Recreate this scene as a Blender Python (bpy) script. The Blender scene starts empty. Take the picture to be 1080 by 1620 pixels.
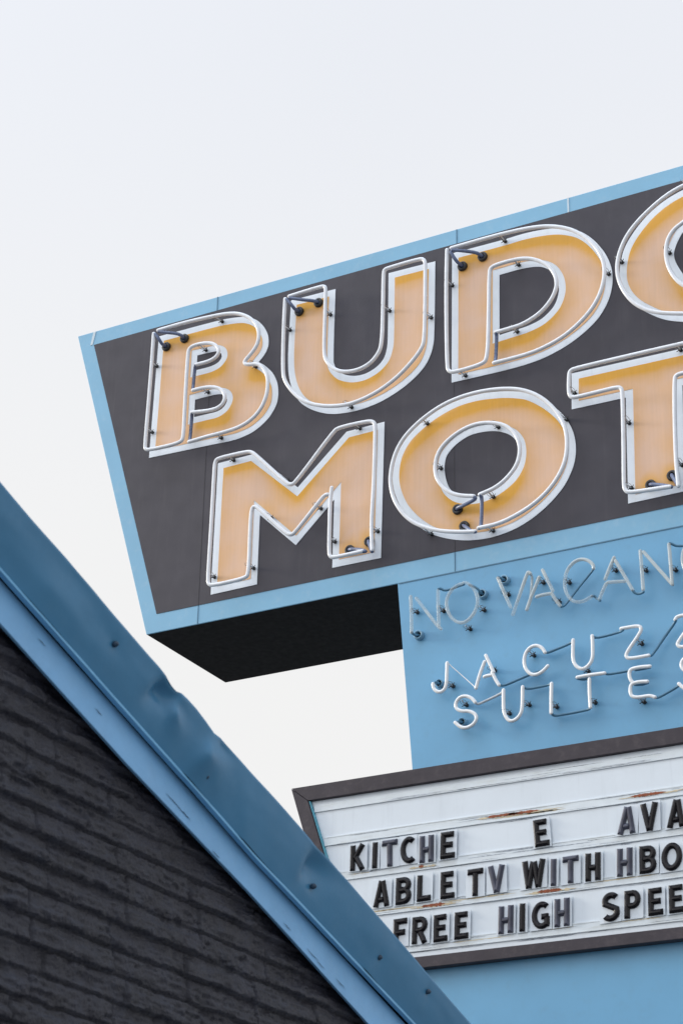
import bpy, bmesh, math, random
import numpy as np
from mathutils import Vector, Matrix, noise, geometry
random.seed(7)
scene = bpy.context.scene
COL = scene.collection
EYE = 1.6

# ---------------------------------------------------------------- camera solved from the sign's vanishing points
F, PITCH, ROLL, YAW = 3362.4, .44635, .02056, -.51614
fw = np.array([math.sin(YAW)*math.cos(PITCH), math.cos(YAW)*math.cos(PITCH), math.sin(PITCH)])
r0 = np.array([math.cos(YAW), -math.sin(YAW), 0.]); u0 = np.cross(r0, fw)
CR = math.cos(ROLL)*r0 + math.sin(ROLL)*u0
CU = math.cos(ROLL)*u0 - math.sin(ROLL)*r0
CAM = np.array([0, 0, EYE])
def ray(x, y): return (CR*(x-540) - CU*(y-810))/F + fw
Y0 = 11.5            # the sign's front face
def S(x, y, off=0.):
    """survey point on a plane `off` metres in front of the sign face -> (X, Z)"""
    v = ray(x, y); p = CAM + v*(Y0-off)/v[1]
    return (p[0], p[2])
def WP(x, y, xp):
    """survey point on the vertical plane x = xp -> Vector"""
    v = ray(x, y); return Vector(CAM + v*xp/v[0])

# ---------------------------------------------------------------- materials
def srgb(c):
    return tuple(((v/255)/12.92 if v/255 <= .04045 else ((v/255+.055)/1.055)**2.4) for v in c)
def mat(name, col, rough=.5, metal=0., var=.12, scale=6., bump=0., bscale=60., spec=.5, dirt=None, dirt_amt=.0, streak=False):
    m = bpy.data.materials.new(name); m.use_nodes = True
    nt = m.node_tree; N = nt.nodes; L = nt.links
    b = N['Principled BSDF']
    b.inputs['Roughness'].default_value = rough; b.inputs['Metallic'].default_value = metal
    b.inputs['Specular IOR Level'].default_value = spec
    tc = N.new('ShaderNodeTexCoord')
    n1 = N.new('ShaderNodeTexNoise'); n1.inputs['Scale'].default_value = scale; n1.inputs['Detail'].default_value = 8
    n1.inputs['Roughness'].default_value = .65
    L.new(tc.outputs['Object'], n1.inputs['Vector'])
    rp = N.new('ShaderNodeMapRange'); rp.inputs['From Min'].default_value = .3; rp.inputs['From Max'].default_value = .7
    rp.inputs['To Min'].default_value = 1-var; rp.inputs['To Max'].default_value = 1+var
    L.new(n1.outputs['Fac'], rp.inputs['Value'])
    mx = N.new('ShaderNodeVectorMath'); mx.operation = 'SCALE'
    mx.inputs[0].default_value = col
    L.new(rp.outputs['Result'], mx.inputs['Scale'])
    out = mx.outputs['Vector']
    if dirt:
        n2 = N.new('ShaderNodeTexNoise'); n2.inputs['Scale'].default_value = 3.5 if streak else 14; n2.inputs['Detail'].default_value = 10
        n2.inputs['Roughness'].default_value = .7
        mp = N.new('ShaderNodeMapping'); mp.inputs['Scale'].default_value = (1, 1, 9) if streak == 'h' else ((6, 6, .5) if streak else (1, 1, 1))
        L.new(tc.outputs['Object'], mp.inputs['Vector']); L.new(mp.outputs['Vector'], n2.inputs['Vector'])
        r2 = N.new('ShaderNodeMapRange'); r2.inputs['From Min'].default_value = .52; r2.inputs['From Max'].default_value = .75
        r2.inputs['To Max'].default_value = dirt_amt
        L.new(n2.outputs['Fac'], r2.inputs['Value'])
        mm = N.new('ShaderNodeMix'); mm.data_type = 'RGBA'
        L.new(r2.outputs['Result'], mm.inputs['Factor']); L.new(out, mm.inputs['A']); mm.inputs['B'].default_value = (*dirt, 1)
        out = mm.outputs['Result']
    L.new(out, b.inputs['Base Color'])
    n3 = N.new('ShaderNodeTexNoise'); n3.inputs['Scale'].default_value = scale*3; n3.inputs['Detail'].default_value = 5
    L.new(tc.outputs['Object'], n3.inputs['Vector'])
    rr = N.new('ShaderNodeMapRange'); rr.inputs['To Min'].default_value = max(0, rough-.15); rr.inputs['To Max'].default_value = min(1, rough+.15)
    L.new(n3.outputs['Fac'], rr.inputs['Value']); L.new(rr.outputs['Result'], b.inputs['Roughness'])
    if bump:
        n4 = N.new('ShaderNodeTexNoise'); n4.inputs['Scale'].default_value = bscale; n4.inputs['Detail'].default_value = 6
        L.new(tc.outputs['Object'], n4.inputs['Vector'])
        bp = N.new('ShaderNodeBump'); bp.inputs['Strength'].default_value = bump; bp.inputs['Distance'].default_value = .01
        L.new(n4.outputs['Fac'], bp.inputs['Height']); L.new(bp.outputs['Normal'], b.inputs['Normal'])
    return m
M = {}
M['border'] = mat('sign_blue_border', (.19,.415,.60), .45, var=.05, scale=2.2, bump=.12, bscale=5, dirt=(.34,.50,.62), dirt_amt=.35)
M['pylon'] = mat('pylon_blue_paint', (.135,.355,.565), .42, var=.06, scale=2.0, bump=.15, bscale=4, dirt=(.13,.30,.46), dirt_amt=.4)
M['panel'] = mat('charcoal_sign_paint', (.053,.050,.063), .6, spec=.3, var=.10, scale=3, bump=.03, bscale=5, dirt=(.09,.085,.095), dirt_amt=.3, streak=True)
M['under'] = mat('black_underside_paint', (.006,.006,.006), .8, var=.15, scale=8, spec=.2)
M['seam'] = mat('seam_shadow_gap', (.10,.21,.31), .8)
M['seamd'] = mat('charcoal_seam', (.045,.043,.05), .8)
M['seamw'] = mat('pale_seam_sealant', (.55,.65,.72), .7)
M['white'] = mat('white_outline_paint', (.73,.79,.86), .5, var=.04, scale=9, dirt=(.5,.55,.62), dirt_amt=.35, streak=True)
M['tube'] = mat('white_coated_neon_glass', (.75,.78,.83), .22, var=.05, scale=12, dirt=(.5,.5,.5), dirt_amt=.4)
M['tube2'] = mat('bright_white_neon_glass', (.76,.78,.80), .2, var=.03, scale=12, dirt=(.65,.65,.62), dirt_amt=.35)
M['block'] = mat('blockout_painted_glass', (.11,.145,.25), .28, var=.15, scale=20)
M['blockp'] = mat('blue_blockout_painted_glass', (.07,.19,.30), .35, var=.15, scale=20)
M['rubber'] = mat('black_rubber', (.012,.012,.014), .45, var=.2, scale=30)
M['dark'] = mat('dark_bore', (.004,.004,.004), .9)
M['ring'] = mat('painted_housing_ring', (.19,.36,.50), .35, var=.1, scale=30)
M['clip'] = mat('clip_wire', (.25,.24,.24), .35, metal=.8, var=.2, scale=40)
M['cup'] = mat('support_glass', (.5,.55,.6), .12, var=.1, scale=30)
M['frame'] = mat('board_frame_paint', (.050,.043,.052), .6, spec=.25, var=.12, scale=7, bump=.1, bscale=60, dirt=(.13,.11,.11), dirt_amt=.35)
M['teal'] = mat('teal_inner_lip', (.06,.30,.40), .4)
M['face'] = mat('board_face_plastic', (.66,.72,.78), .35, var=.035, scale=3, dirt=(.50,.55,.60), dirt_amt=.35, streak=True)
M['rail'] = mat('board_rail', (.65,.71,.755), .45, var=.06, scale=10, dirt=(.40,.40,.33), dirt_amt=.5, streak='h')
M['grime'] = mat('rail_grime', (.29,.33,.39), .8, var=.4, scale=20)
M['yell'] = mat('yellow_stain', (.58,.50,.35), .8, var=.15, scale=20)
M['rust'] = mat('rust', (.26,.075,.035), .9, var=.45, scale=45, bump=.4, bscale=200)
M['tile'] = mat('letter_tile_plastic', (.655,.715,.775), .22, var=.03, scale=6)
M['glyph'] = mat('black_letter_plastic', (.007,.006,.009), .28, var=.3, scale=25, spec=.3)
M['faded'] = mat('faded_letter_plastic', (.048,.052,.08), .5, var=.45, scale=16, dirt=(.12,.13,.17), dirt_amt=.5)
M['metal'] = mat('blue_painted_metal_trim', (.055,.205,.37), .40, var=.07, scale=3, bump=.25, bscale=7, spec=.42, dirt=(.085,.24,.40), dirt_amt=.35)
M['lip'] = mat('blue_drip_lip', (.17,.42,.66), .42, var=.08, scale=5)
M['wood'] = mat('blue_painted_board', (.19,.43,.72), .55, var=.08, scale=5, bump=.22, bscale=40)
M['crack'] = mat('board_crack', (.03,.07,.12), .9)
M['nail'] = mat('painted_screw', (.02,.05,.09), .5)
M['roof'] = mat('roof_shingle', (.05,.05,.055), .9, var=.3, scale=12, bump=.5)
M['brick'] = mat('navy_painted_brick', (.0170,.0178,.0285), .60, var=.35, scale=7, bump=.7, bscale=90, spec=.45, dirt=(.024,.031,.052), dirt_amt=.7)
M['shade_strip'] = mat('gap_shade_black', (.008,.008,.010), .9)
M['ground'] = mat('asphalt', (.16,.16,.16), .9, var=.2, scale=1.5, bump=.4, bscale=30)

# clear (unlit, uncoated) neon glass: see-through in the middle, whitish at grazing angles
def clear_glass():
    m = bpy.data.materials.new('clear_neon_glass'); m.use_nodes = True
    nt = m.node_tree; N = nt.nodes; L = nt.links
    b = N['Principled BSDF']; b.inputs['Roughness'].default_value = .15
    tc = N.new('ShaderNodeTexCoord')
    n = N.new('ShaderNodeTexNoise'); n.inputs['Scale'].default_value = 3.; n.inputs['Detail'].default_value = 3
    L.new(tc.outputs['Object'], n.inputs['Vector'])
    mr = N.new('ShaderNodeMapRange'); mr.inputs['From Min'].default_value = .38; mr.inputs['From Max'].default_value = .62
    mr.inputs['To Min'].default_value = .26; mr.inputs['To Max'].default_value = .74
    L.new(n.outputs['Fac'], mr.inputs['Value'])
    b.inputs['Base Color'].default_value = (.56,.62,.63,1)
    L.new(mr.outputs['Result'], b.inputs['Alpha'])
    return m
M['clear'] = clear_glass()

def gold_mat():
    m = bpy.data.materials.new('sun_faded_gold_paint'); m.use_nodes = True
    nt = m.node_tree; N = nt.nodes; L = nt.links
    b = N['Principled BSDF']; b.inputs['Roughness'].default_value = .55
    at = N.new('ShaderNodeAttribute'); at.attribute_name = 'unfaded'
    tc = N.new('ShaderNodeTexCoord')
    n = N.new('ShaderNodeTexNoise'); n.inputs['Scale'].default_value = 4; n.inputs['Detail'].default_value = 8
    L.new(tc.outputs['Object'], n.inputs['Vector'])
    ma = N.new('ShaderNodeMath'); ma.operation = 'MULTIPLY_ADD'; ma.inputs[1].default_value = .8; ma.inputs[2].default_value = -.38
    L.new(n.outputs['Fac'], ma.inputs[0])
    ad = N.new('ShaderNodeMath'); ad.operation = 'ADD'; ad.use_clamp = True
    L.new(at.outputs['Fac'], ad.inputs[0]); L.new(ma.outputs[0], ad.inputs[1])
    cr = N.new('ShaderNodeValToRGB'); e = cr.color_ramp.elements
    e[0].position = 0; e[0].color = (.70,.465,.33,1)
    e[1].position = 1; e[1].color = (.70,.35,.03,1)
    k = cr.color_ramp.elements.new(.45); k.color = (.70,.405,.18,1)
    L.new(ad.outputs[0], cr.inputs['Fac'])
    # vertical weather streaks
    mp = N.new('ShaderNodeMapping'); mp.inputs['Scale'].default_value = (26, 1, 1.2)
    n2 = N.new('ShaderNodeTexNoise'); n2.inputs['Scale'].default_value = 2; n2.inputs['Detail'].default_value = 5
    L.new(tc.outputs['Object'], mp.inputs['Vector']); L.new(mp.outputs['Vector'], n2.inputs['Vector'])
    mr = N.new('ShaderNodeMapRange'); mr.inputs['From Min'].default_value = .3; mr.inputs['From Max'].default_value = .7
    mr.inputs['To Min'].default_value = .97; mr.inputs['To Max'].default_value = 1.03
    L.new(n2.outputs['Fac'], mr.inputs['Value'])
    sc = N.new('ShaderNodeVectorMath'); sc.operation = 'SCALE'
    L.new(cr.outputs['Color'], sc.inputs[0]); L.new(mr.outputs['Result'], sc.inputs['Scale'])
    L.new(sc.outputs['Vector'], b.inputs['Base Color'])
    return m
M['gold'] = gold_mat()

# ---------------------------------------------------------------- object helpers
def tag(o, label=None, cat=None, group=None, kind=None):
    if label: o['label'] = label
    if cat: o['category'] = cat
    if group: o['group'] = group
    if kind: o['kind'] = kind
    return o
def empty(name, loc, label, cat, group=None):
    o = bpy.data.objects.new(name, None); COL.objects.link(o); o.location = loc
    o.empty_display_size = .2
    tag(o, label, cat, group)
    bpy.context.view_layer.update()
    return o
def link(name, bm, mats, parent=None, label=None, smooth=False):
    """bm is in world coordinates; the object's origin is put at its parent's location"""
    me = bpy.data.meshes.new(name)
    bm.to_mesh(me); bm.free()
    for m in (mats if isinstance(mats, (list, tuple)) else [mats]): me.materials.append(m)
    o = bpy.data.objects.new(name, me); COL.objects.link(o)
    if parent:
        o.parent = parent
        p = parent.matrix_world.translation if parent.type == 'EMPTY' else Vector(parent['_o'])
        me.transform(Matrix.Translation(-p)); o['_o'] = tuple(p)
        if parent.type != 'EMPTY': pass
    else:
        o['_o'] = (0., 0., 0.)
    if smooth:
        for f in me.polygons: f.use_smooth = True
    if label: o['label'] = label
    return o
def add_box(bm, lo, hi, mi=0):
    vs = [bm.verts.new((x, y, z)) for x in (lo[0], hi[0]) for y in (lo[1], hi[1]) for z in (lo[2], hi[2])]
    for q in ((0,1,3,2),(4,6,7,5),(0,4,5,1),(2,3,7,6),(0,2,6,4),(1,5,7,3)):
        f = bm.faces.new([vs[i] for i in q]); f.material_index = mi
def add_prism(bm, poly, y0, y1, mi=0, mi_side=None):
    """poly: list of (X,Z); solid between y0 (front) and y1 (back)"""
    a = [bm.verts.new((x, y0, z)) for x, z in poly]; b = [bm.verts.new((x, y1, z)) for x, z in poly]
    n = len(poly)
    f = bm.faces.new(a); f.material_index = mi
    f = bm.faces.new(b[::-1]); f.material_index = mi
    for i in range(n):
        j = (i+1) % n
        f = bm.faces.new((a[j], a[i], b[i], b[j])); f.material_index = mi if mi_side is None else mi_side
def add_tube(bm, pts, r, seg=10, mi=0, cap=True):
    pts = [Vector(p) for p in pts]
    q = [pts[0]]
    for p in pts[1:]:
        if (p-q[-1]).length > 1e-4: q.append(p)
    pts = q; n = len(pts)
    if n < 2: return
    T = []
    for i in range(n):
        t = (pts[min(i+1, n-1)] - pts[max(i-1, 0)])
        T.append(t.normalized() if t.length > 1e-7 else Vector((1, 0, 0)))
    up = Vector((0, 1, 0)) if abs(T[0].y) < .9 else Vector((1, 0, 0))
    nrm = (up - T[0]*up.dot(T[0])).normalized()
    rings = []
    stations = []
    if cap:
        for k in (3, 2, 1):
            a = k*math.pi/6.2; stations.append((pts[0]-T[0]*r*math.sin(a), T[0], r*math.cos(a)))
    for i in range(n): stations.append((pts[i], T[i], r))
    if cap:
        for k in (1, 2, 3):
            a = k*math.pi/6.2; stations.append((pts[-1]+T[-1]*r*math.sin(a), T[-1], r*math.cos(a)))
    for p, t, rad in stations:
        nrm = nrm - t*nrm.dot(t)
        if nrm.length < 1e-6: nrm = Vector((0, 0, 1)).cross(t)
        nrm.normalize(); bn = t.cross(nrm)
        rings.append([bm.verts.new(p + (nrm*math.cos(2*math.pi*k/seg) + bn*math.sin(2*math.pi*k/seg))*rad) for k in range(seg)])
    for a, b in zip(rings[:-1], rings[1:]):
        for k in range(seg):
            f = bm.faces.new((a[k], a[(k+1) % seg], b[(k+1) % seg], b[k])); f.material_index = mi; f.smooth = True
    for rg, fl in ((rings[0], True), (rings[-1], False)):
        f = bm.faces.new(rg[::-1] if fl else rg); f.material_index = mi
def chaikin(p, it=3):
    p = [Vector(v) for v in p]
    for _ in range(it):
        q = [p[0]]
        for a, b in zip(p[:-1], p[1:]):
            d = (b-a).length
            if d < 1e-6: continue
            c = .25
            q.append(a.lerp(b, c)); q.append(a.lerp(b, 1-c))
        q.append(p[-1]); p = q
    return p
def catmull(p, closed=False, n=6):
    p = [Vector(v) for v in p]; out = []
    m = len(p)
    if m < 3: return p
    rng = range(m) if closed else range(m-1)
    for i in rng:
        p1, p2 = p[i], p[(i+1) % m]
        p0v = p[(i-1) % m] if (closed or i > 0) else p1*2-p2
        p3 = p[(i+2) % m] if (closed or i < m-2) else p2*2-p1
        d1 = max((p2-p1).length, 1e-6)
        # centripetal-ish: limit tangents by the local segment length
        t1 = (p2-p0v); t1 = t1*(d1/max(t1.length, 1e-6))*.9
        t2 = (p3-p1); t2 = t2*(d1/max(t2.length, 1e-6))*.9
        for k in range(n):
            t = k/n; t_2, t_3 = t*t, t*t*t
            out.append(p1*(2*t_3-3*t_2+1) + t1*(t_3-2*t_2+t) + p2*(-2*t_3+3*t_2) + t2*(t_3-t_2))
    if not closed: out.append(p[-1])
    return out
def outline(spec):
    """closed outline; entries with a third element are sharp corners, runs between them are smoothed"""
    idx = [i for i, s in enumerate(spec) if len(s) > 2]
    P = [Vector((s[0], s[1])) for s in spec]
    if not idx: return [tuple(v) for v in catmull(P, True, 7)]
    out = []
    for a, b in zip(idx, idx[1:]+[idx[0]+len(spec)]):
        run = [P[i % len(spec)] for i in range(a, b+1)]
        c = catmull(run, False, 7) if len(run) > 2 else run
        out += [tuple(v) for v in c[:-1]]
    return out
def area(p): return .5*sum(p[i][0]*p[(i+1) % len(p)][1]-p[(i+1) % len(p)][0]*p[i][1] for i in range(len(p)))
def offset(poly, w):
    """moves a closed polygon inward by w (negative: outward)"""
    if area(poly) < 0: poly = poly[::-1]
    n = len(poly); out = []
    P = [Vector(p) for p in poly]
    for i in range(n):
        a, b, c = P[i-1], P[i], P[(i+1) % n]
        d1 = (b-a).normalized(); d2 = (c-b).normalized()
        n1 = Vector((-d1.y, d1.x)); n2 = Vector((-d2.y, d2.x))
        m = n1+n2
        if m.length < 1e-5: m = n1.copy()
        m.normalize(); k = max(m.dot(n1), .38)
        out.append(tuple(b + m*(w/k)))
    return out
def inside(p, poly):
    x, y = p; c = False; n = len(poly); j = n-1
    for i in range(n):
        xi, yi = poly[i]; xj, yj = poly[j]
        if (yi > y) != (yj > y) and x < (xj-xi)*(y-yi)/(yj-yi)+xi: c = not c
        j = i
    return c
def plate(name, outer, holes, yf, yb, m, parent, grid=None, label=None, attr=None):
    """flat plate with holes; optional inner points so an attribute can vary over it"""
    pts = []; edges = []
    for loop in [outer]+holes:
        s = len(pts); pts += [Vector(p) for p in loop]
        edges += [(s+i, s+(i+1) % len(loop)) for i in range(len(loop))]
    nb = len(pts)
    if grid:
        xs = [p[0] for p in outer]; zs = [p[1] for p in outer]
        x = min(xs)
        while x < max(xs):
            z = min(zs)
            while z < max(zs):
                q = (x+random.uniform(-.2, .2)*grid, z+random.uniform(-.2, .2)*grid)
                if inside(q, outer) and not any(inside(q, h) for h in holes): pts.append(Vector(q))
                z += grid
            x += grid
    v, e, f, *_ = geometry.delaunay_2d_cdt(pts, edges, [], 0, 1e-6)
    bm = bmesh.new()
    vs = [bm.verts.new((p.x, yf, p.y)) for p in v]
    for t in f:
        c = sum((v[i] for i in t), Vector((0, 0)))/len(t)
        if inside(c, outer) and not any(inside(c, h) for h in holes):
            try: fa = bm.faces.new([vs[i] for i in t])
            except ValueError: continue
    for vv in [w for w in bm.verts if not w.link_faces]: bm.verts.remove(vv)
    bmesh.ops.recalc_face_normals(bm, faces=bm.faces)
    bm.normal_update()
    for fa in bm.faces:
        if fa.normal.y > 0: fa.normal_flip()
    be = [ed for ed in bm.edges if ed.is_boundary]
    r = bmesh.ops.extrude_edge_only(bm, edges=be)
    for g in r['geom']:
        if isinstance(g, bmesh.types.BMVert): g.co.y = yb
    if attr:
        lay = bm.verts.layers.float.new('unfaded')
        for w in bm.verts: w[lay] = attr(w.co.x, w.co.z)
    return link(name, bm, m, parent, label)

# ---------------------------------------------------------------- the photo survey, letter by letter (zoomed pixels, origin + scale)
def conv(pts, o):
    ox, oy, s = o
    return [(ox+p[0]*s, oy+p[1]*s)+tuple(p[2:]) for p in pts]
def onplane(px, off=0.): return [S(p[0], p[1], off)+tuple(p[2:]) for p in px]
def to3(px, off): return [Vector((S(p[0], p[1], off)[0], Y0-off, S(p[0], p[1], off)[1])) for p in px]

TO = .10      # tubes stand this far off the face
RB = .0140    # big tube radius
OW = .052     # outline width
oB = (200, 480, .23148); oU = (420, 380, .27778); oD = (680, 240, .37037)
oM = (300, 640, .31481); oO = (600, 590, .30556); oT = (880, 520, .18519); oI = (0, 0, 1)
LET = []
LET.append(dict(ch='B', o=oB,
  outer=[(226,228,1),(640,118),(740,100),(820,95),(890,115),(940,160),(970,220),(972,290),(950,345),(906,403,1),(950,428),(1003,480),(1033,545),(1040,620),(1028,690),(985,770),(925,835),(850,890),(740,935),(600,965,),(158,1058,1)],
  holes=[[(488,357,1),(570,338),(620,330),(648,342),(654,370),(630,405),(580,432),(482,458,1)],
         [(472,660,1),(560,637),(640,622),(680,636),(690,668),(668,710),(625,740),(560,757),(466,780,1)]],
  tubes=[('tube',[(218,184),(400,130),(600,85),(700,68),(775,70),(840,95),(888,142),(908,205),(898,275),(860,335),(812,388),(806,412),(830,419),(900,412),(935,440),(962,490),(968,550),(958,630),(920,720),(860,790),(780,842),(680,877),(560,907),(428,946)]),
         ('tube',[(188,207),(175,400),(155,650),(128,975),(132,998),(160,1000),(300,970),(370,947),(390,922),(400,700),(420,350),(430,305),(480,280),(560,268),(612,282),(636,322),(620,362),(570,395),(478,418)]),
         ('tube',[(455,594),(540,572),(620,572),(665,600),(677,650),(650,700),(590,730),(448,745)])],
  block=[[(474,420,0),(468,450,.03),(456,575,.03),(455,592,0)],[(450,748,0),(448,780,.03),(436,925,.03),(430,944,0)],],
  leads=[[(222,190),(262,198),(345,205),(382,222),(400,240)],[(196,210),(222,240),(245,280),(270,300)]],
  grom=[(400,242),(276,298)],
  sup=[(655,124),(210,430),(178,882),(545,320),(560,608),(650,920),(885,434)]))
LET.append(dict(ch='U', o=oU,
  outer=[(148,345,1),(400,280,1),(389,690),(402,728),(440,762),(505,775),(570,762),(632,725),(672,680),(692,620),(697,560),(702,190,1),(967,122,1),(960,560),(945,640),(910,715),(850,785),(770,852),(660,920),(540,967),(420,990),(340,988),(262,965),(200,925),(158,860),(135,770),(131,650)],
  holes=[],
  tubes=[('tube',[(135,320),(320,262),(340,265),(343,290),(338,450),(332,640),(345,690),(385,732),(440,752),(520,742),(590,707),(640,650),(662,590),(668,400),(671,190),(677,168),(700,158),(880,105),(903,112),(910,140),(905,560),(890,612),(850,670),(780,750),(700,820),(600,885),(480,935),(380,946),(290,940),(210,915),(150,862),(108,800),(98,740),(103,500),(112,335)])],
  block=[],
  leads=[[(138,328),(200,338),(270,345),(300,358)],[(120,338),(150,370),(168,395),(190,406)]],
  grom=[(303,358),(193,408)],
  sup=[(370,425),(140,512),(706,403),(942,442),(490,952)]))
LET.append(dict(ch='D', o=oD,
  outer=[(95,436,1),(320,376),(400,352),(480,335),(560,328),(640,342),(700,380),(750,440),(776,505),(778,570),(760,640),(720,710),(660,772),(580,832),(480,885),(360,925),(93,988,1)],
  holes=[[(297,528,1),(400,500),(470,493),(515,510),(543,550),(550,600),(530,660),(480,713),(420,745),(350,768),(297,785,1)]],
  tubes=[('tube',[(90,412),(300,352),(450,320),(540,318),(620,337),(690,385),(735,450),(746,515),(735,580),(705,650),(650,720),(570,790),(480,840),(400,870),(272,902)]),
         ('tube',[(72,420),(68,600),(72,915),(80,940),(108,941),(220,908),(245,885),(250,700),(252,520),(258,495),(290,480),(370,458),(430,455),(490,475),(530,515),(543,570),(520,630),(470,690),(400,735),(350,752),(278,772)])],
  block=[[(282,774,0),(284,790,.02),(280,885,.02),(276,900,0)]],
  leads=[[(95,420),(130,422),(195,430),(225,447)],[(88,430),(112,468),(136,490)]],
  grom=[(225,450),(139,491)],
  sup=[(320,383),(378,484),(95,572),(762,523),(372,769),(152,957)]))
LET.append(dict(ch='G', o=oD,
  outer=[(1080,165),(1000,212),(930,272),(870,345),(830,415),(812,490),(812,560),(832,612),(870,655),(930,690),(1000,718),(1080,728),(1180,722),(1280,700),(1390,650,1),(1405,395,1),(1200,430,1),(1196,520,1),(1275,505,1),(1270,580),(1180,610),(1110,560),(1052,480),(1042,430),(1075,352),(1150,262),(1250,215),(1330,225),(1375,270,1),(1450,200,1),(1380,130),(1300,105),(1200,115)],
  holes=[],
  tubes=[('tube',[(1300,78),(1200,95),(1080,143),(1000,190),(910,270),(842,350),(806,430),(795,500),(806,560),(840,620),(890,663),(960,688),(1080,692),(1180,688),(1280,665),(1360,625),(1375,590),(1380,400),(1360,385),(1185,425),(1170,445),(1168,490),(1185,500),(1235,500),(1240,560),(1180,585),(1110,585),(1060,560),(1022,510),(1004,450),(1008,385),(1035,335),(1080,300),(1160,245),(1240,190),(1320,195)])],
  block=[],
  leads=[[(1300,85),(1320,120)],[(1320,190),(1340,175)]],
  grom=[(1325,128),(1345,170)],
  sup=[(818,473),(1022,434),(1100,150),(1180,700)]))
LET.append(dict(ch='M', o=oM,
  outer=[(145,297,1),(325,250,1),(545,418,1),(790,138,1),(980,88,1),(962,772,1),(718,822,1),(728,478,1),(535,708,1),(355,556,1),(340,905,1),(108,957,1)],
  holes=[],
  tubes=[('tube',[(917,730),(912,600),(925,400),(933,115),(927,88),(900,82),(750,115),(720,138),(535,388),(510,404),(488,395),(335,255),(310,237),(282,238),(150,268),(130,282),(125,320),(110,600),(92,880),(97,906),(122,908),(280,873),(297,848),(305,600),(312,522),(328,510),(348,522),(480,642),(508,657),(532,640),(660,475),(680,455),(694,452)]),
         ('tube',[(714,418),(706,480),(703,600),(700,740),(706,766),(730,768),(868,737)])],
  block=[],
  leads=[[(917,728),(916,742),(908,722),(900,700)],[(866,738),(890,738),(850,728),(818,722)]],
  grom=[(903,690),(806,733)],
  sup=[(222,280),(855,120),(495,384),(412,571),(660,523),(730,690),(945,638),(322,823),(125,867)]))
LET.append(dict(ch='O', o=oO,
  outer=[(620,98),(700,97),(780,108),(870,152),(950,218),(1000,300),(1017,390),(1005,480),(960,580),(890,668),(800,748),(700,810),(580,853),(470,868),(370,862),(270,835),(190,785),(120,710),(80,620),(70,540),(85,440),(130,350),(200,275),(290,205),(400,145),(510,112)],
  holes=[[(620,305),(680,325),(715,365),(725,420),(715,480),(680,540),(620,592),(550,630),(480,645),(410,635),(365,600),(345,550),(338,490),(350,430),(400,370),(470,325),(550,305)]],
  tubes=[('tube',[(495,820),(440,823),(330,821),(230,800),(150,760),(90,690),(60,610),(55,530),(75,430),(120,340),(200,255),(300,180),(400,130),(520,95),(640,80),(740,85),(830,120),(900,180),(950,250),(970,330),(968,420),(945,500),(890,590),(810,670),(720,730),(620,780),(512,803)]),
         ('tube',[(518,630),(600,595),(660,545),(710,480),(728,410),(720,350),(690,300),(640,265),(560,255),(480,268),(400,310),(330,370),(295,430),(285,500),(300,560),(350,613),(410,635),(488,638)])],
  block=[[(522,632,0),(530,650,.02),(526,790,.02),(518,803,0)]],
  leads=[[(490,642),(500,652),(440,684),(408,706)],[(496,822),(478,822),(450,800),(440,795)]],
  grom=[(405,708),(440,795)],
  sup=[(248,263),(615,281),(318,494),(968,242),(590,643),(268,834),(588,817)]))
LET.append(dict(ch='T', o=oI,
  outer=[(904.1,591.5,1),(1185,528,1),(1187,586,1),(1079,610,1),(1083,777.5,1),(993.3,797.2,1),(989.6,629.5,1),(904.1,648.2,1)],
  holes=[],
  tubes=[('tube',[(1059,770),(1028,774.6),(994,779.5),(988,775.5),(986,768),(985.6,705),(984,620),(981.5,613.5),(975,612.6),(945,620),(908,629),(902,628),(898.9,621),(899.4,592),(902,586),(910,582.6),(991,563.5),(1080,543),(1165,524),(1174,527),(1176,536),(1176,560),(1172,566),(1164,568),(1082,589.5),(1069,593),(1066,600),(1066,650),(1068,724),(1072.3,768)])],
  block=[],
  leads=[[(1058,770),(1063,770.5),(1050,768),(1029,767)],[(1072,767),(1073,770),(1068,762),(1063,754)]],
  grom=[(1029,768),(1063,753)],
  sup=[(908.5,622.5),(994.5,669.5),(998.3,772.5),(1078,736),(1076,554)]))

def seg_dist(px, pz, ax, az, bx, bz):
    dx, dz = bx-ax, bz-az; l = dx*dx+dz*dz
    t = 0 if l == 0 else max(0, min(1, ((px-ax)*dx+(pz-az)*dz)/l))
    return math.hypot(px-ax-t*dx, pz-az-t*dz)

def add_disc(bm, c, r, y0, y1, seg=16, mi=0, mi_cap=None):
    a = [bm.verts.new((c[0]+r*math.cos(2*math.pi*k/seg), y0, c[1]+r*math.sin(2*math.pi*k/seg))) for k in range(seg)]
    b = [bm.verts.new((c[0]+r*math.cos(2*math.pi*k/seg), y1, c[1]+r*math.sin(2*math.pi*k/seg))) for k in range(seg)]
    f = bm.faces.new(a); f.material_index = mi if mi_cap is None else mi_cap
    f = bm.faces.new(b[::-1]); f.material_index = mi
    for k in range(seg):
        f = bm.faces.new((a[(k+1) % seg], a[k], b[k], b[(k+1) % seg])); f.material_index = mi; f.smooth = True
def add_ring(bm, c, ri, ro, y0, y1, seg=20, mi=0):
    L_ = []
    for (r, y) in ((ri, y1), (ri, y0+.003), (ri+.004, y0), (ro-.004, y0), (ro, y0+.004), (ro, y1)):
        L_.append([bm.verts.new((c[0]+r*math.cos(2*math.pi*k/seg), y, c[1]+r*math.sin(2*math.pi*k/seg))) for k in range(seg)])
    for a, b in zip(L_[:-1], L_[1:]):
        for k in range(seg):
            f = bm.faces.new((a[k], a[(k+1) % seg], b[(k+1) % seg], b[k])); f.material_index = mi; f.smooth = True

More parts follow.
